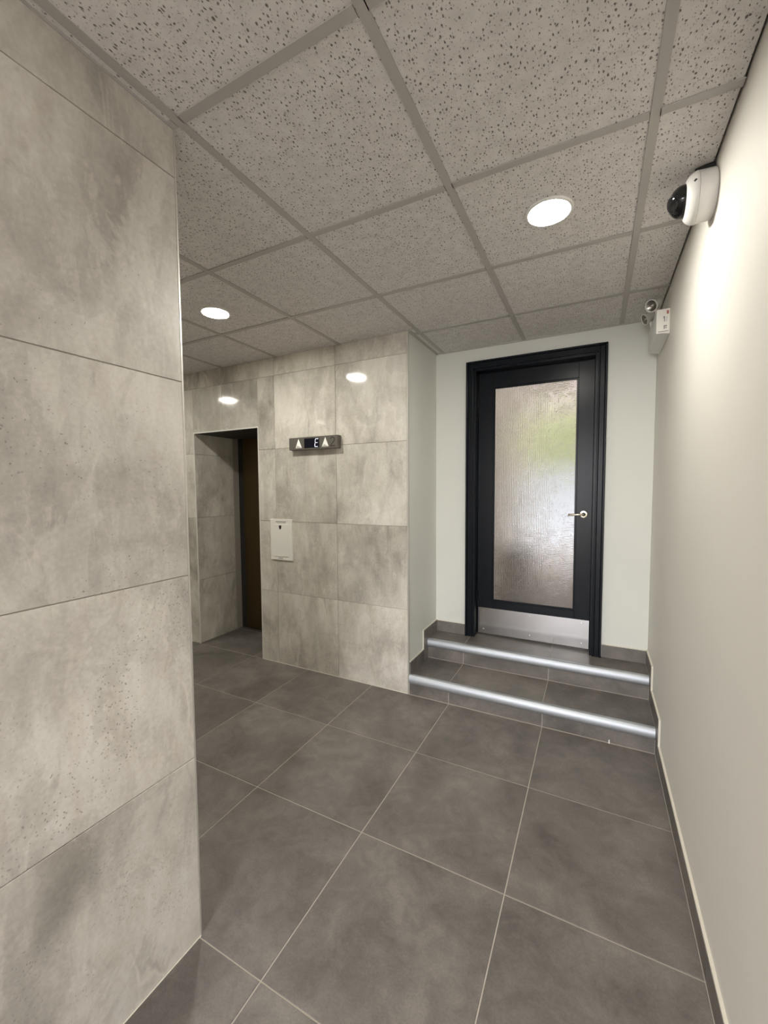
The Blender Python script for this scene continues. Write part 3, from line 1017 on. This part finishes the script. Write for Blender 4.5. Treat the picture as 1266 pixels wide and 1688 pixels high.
def head(loc, d, r):
    d = Vector(d).normalized()
    mt_ = Matrix.Translation(loc) @ d.to_track_quat('Z', 'Y').to_matrix().to_4x4()
    h = MB().lathe([(r * 0.45, -r * 1.7), (r * 0.72, -r * 1.55), (r * 0.80, -r * 0.6), (r * 0.98, -r * 0.35), (r, 0.0), (r * 0.88, 0.0), (r * 0.84, -r * 0.12)], 32, mt_, True, False).build('lamp_head', WHITE, eu, loc, smooth=True)
    MB().lathe([(r * 0.86, -r * 0.08), (r * 0.6, -r * 0.3), (r * 0.25, -r * 0.5)], 32, mt_, False, True).build('reflector', REFL, h, loc, smooth=True)
    MB().lathe([(r * 0.13, -r * 0.5), (r * 0.13, -r * 0.2), (r * 0.06, -r * 0.12)], 12, mt_).build('bulb', WHITEB, h, loc, smooth=True)
    p = Vector(loc) - d * r * 0.9
    MB().tube([p, (p.x + 0.012, p.y + 0.01, 2.462), (p.x + 0.018, p.y + 0.012, 2.438)], 0.009, 10).build('bracket', WHITE, h, loc, smooth=True)


head((0.252, 2.755, 2.486), (-0.55, -0.62, -0.42), 0.034)
head((0.238, 2.965, 2.488), (-0.85, -0.25, -0.40), 0.034)

# ------------------------------------------------------------------ floor indicator above the lift call plate
ix0, ix1, iz0, iz1, iy = -2.190, -1.729, 1.7955, 1.8915, 2.600
hi = empty('floor_indicator', ((ix0 + ix1) / 2, YE, iz0), 'dark bronze lift floor indicator with white arrows and a lit display', 'sign')
MB().box(ix0, ix1, iy, YE + 0.001, iz0, iz1).build('housing', HALL, hi, ((ix0 + ix1) / 2, iy, 1.845), bevel=0.0015)
iw, ih = ix1 - ix0, iz1 - iz0


def P(u, v, dy=0.0):
    return (ix0 + u * iw, iy - dy, iz0 + v * ih)


MB().box(P(.328, 0)[0], P(.642, 0)[0], iy - 0.0012, iy + 0.001, P(0, .10)[2], P(0, .88)[2]).build('display_screen', SCREEN, hi, P(.485, .5), bevel=0.0004, seg=1)
dg = MB()


def seg7(u0, v0, u1, v1, th):
    a, b_ = Vector(P(u0, v0, 0.0022)), Vector(P(u1, v1, 0.0022))
    d = (b_ - a).normalized()
    n_ = Vector((-d.z, 0, d.x)) * th
    q = [a + n_, b_ + n_, b_ - n_, a - n_]
    dg.add(q + [Vector((p.x, iy - 0.0010, p.z)) for p in q], [(0, 1, 2, 3), (7, 6, 5, 4), (0, 4, 5, 1), (1, 5, 6, 2), (2, 6, 7, 3), (3, 7, 4, 0)])


for (a, b_, c, d) in ((.551, .20, .556, .46), (.558, .52, .563, .78), (.567, .80, .622, .80), (.562, .49, .608, .49), (.556, .18, .612, .18)):
    seg7(a, b_, c, d, 0.0016)
dg.build('lit_letter', DIGIT, hi, P(.585, .5))
for (u0, u1, ua) in ((.140, .278, .206), (.690, .830, .762)):
    A, B, C_ = Vector(P(u0, .13)), Vector(P(u1, .13)), Vector(P(ua, .90))
    cen = Vector(P((u0 + u1) / 2, .33, 0.012))
    MB().add([A, B, C_, cen], [(0, 1, 3), (1, 2, 3), (2, 0, 3), (0, 2, 1)]).build('arrow', ARROW, hi, tuple((A + B + C_) / 3))
two = MB()
pts = []
for k in range(13):
    a = math.radians(165 - k * 16.5)
    pts.append((.905 + .040 * math.cos(a), .665 + .185 * math.sin(a)))
pts += [(.900, .36), (.862, .17), (.955, .17)]
for (a, b_) in zip(pts[:-1], pts[1:]):
    p, q = Vector(P(a[0], a[1])), Vector(P(b_[0], b_[1]))
    d = (q - p).normalized()
    n_ = Vector((-d.z, 0, d.x)) * 0.0026
    p, q = p - d * 0.0008, q + d * 0.0008
    two.add([p + n_ + Vector((0, -0.0008, 0)), q + n_ + Vector((0, -0.0008, 0)), q - n_ + Vector((0, -0.0008, 0)), p - n_ + Vector((0, -0.0008, 0))], [(0, 1, 2, 3)])
two.build('number_two', INK, hi, P(.905, .5))

# ------------------------------------------------------------------ white wall plate beside the lift
px0, px1, pz0, pz1 = -2.440, -2.211, 0.893, 1.236
pl = empty('access_plate', ((px0 + px1) / 2, YE, pz0), 'white rectangular plate with a keyed flap on the tiled wall right of the lift', 'panel')
pw, ph = px1 - px0, pz1 - pz0
MB().box(px0, px1, YE - 0.010, YE + 0.001, pz0, pz1).build('plate', WHITEB, pl, ((px0 + px1) / 2, YE, 1.06), bevel=0.0015)
fl_ = MB().box(px0 + .17 * pw, px0 + .83 * pw, YE - 0.0135, YE - 0.009, pz0 + .09 * ph, pz0 + .875 * ph).build('flap', WHITEB, pl, ((px0 + px1) / 2, YE, 1.06), bevel=0.001)
sx_, sz_ = px0 + .475 * pw, pz0 + .80 * ph
sh_ = [(-0.012, 0.016), (0.0, 0.018), (0.012, 0.016), (0.012, 0.0), (0.007, -0.012), (0.0, -0.018), (-0.007, -0.012), (-0.012, 0.0)]
MB().prism([(sx_ + a, sz_ + b_) for a, b_ in sh_], 'y', YE - 0.0155, YE - 0.0130).build('shield_keyhole', INK, fl_, (sx_, YE, sz_))
mk = MB()
for k in range(12):
    mk.box(px0 + (.26 + .04 * k) * pw, px0 + (.292 + .04 * k) * pw, YE - 0.0107, YE - 0.0098, pz0 + .930 * ph, pz0 + .948 * ph)
for k in range(9):
    mk.box(px0 + (.31 + .045 * k) * pw, px0 + (.342 + .045 * k) * pw, YE - 0.0107, YE - 0.0098, pz0 + .902 * ph, pz0 + .914 * ph)
for k in range(4):
    mk.box(px0 + (.37 + .05 * k) * pw, px0 + (.41 + .05 * k) * pw, YE - 0.0107, YE - 0.0098, pz0 + .035 * ph, pz0 + .055 * ph)
mk.build('printed_lines', GREYINK, pl, ((px0 + px1) / 2, YE, 1.06))['kind'] = 'stuff'

# ------------------------------------------------------------------ small chip of paint by the lower step
cp = MB().add([(0.096, 2.641, 0.0), (0.104, 2.640, 0.0), (0.105, 2.646, 0.0), (0.097, 2.646, 0.0), (0.097, 2.642, 0.021), (0.102, 2.642, 0.024), (0.103, 2.6465, 0.022), (0.098, 2.6465, 0.019)],
              [(3, 2, 1, 0), (4, 5, 6, 7), (0, 1, 5, 4), (1, 2, 6, 5), (2, 3, 7, 6), (3, 0, 4, 7)])
tag(cp.build('paint_flake', TRIMW, None, (0.10, 2.643, 0.0)), 'tiny white flake leaning on the lower step riser', 'debris')
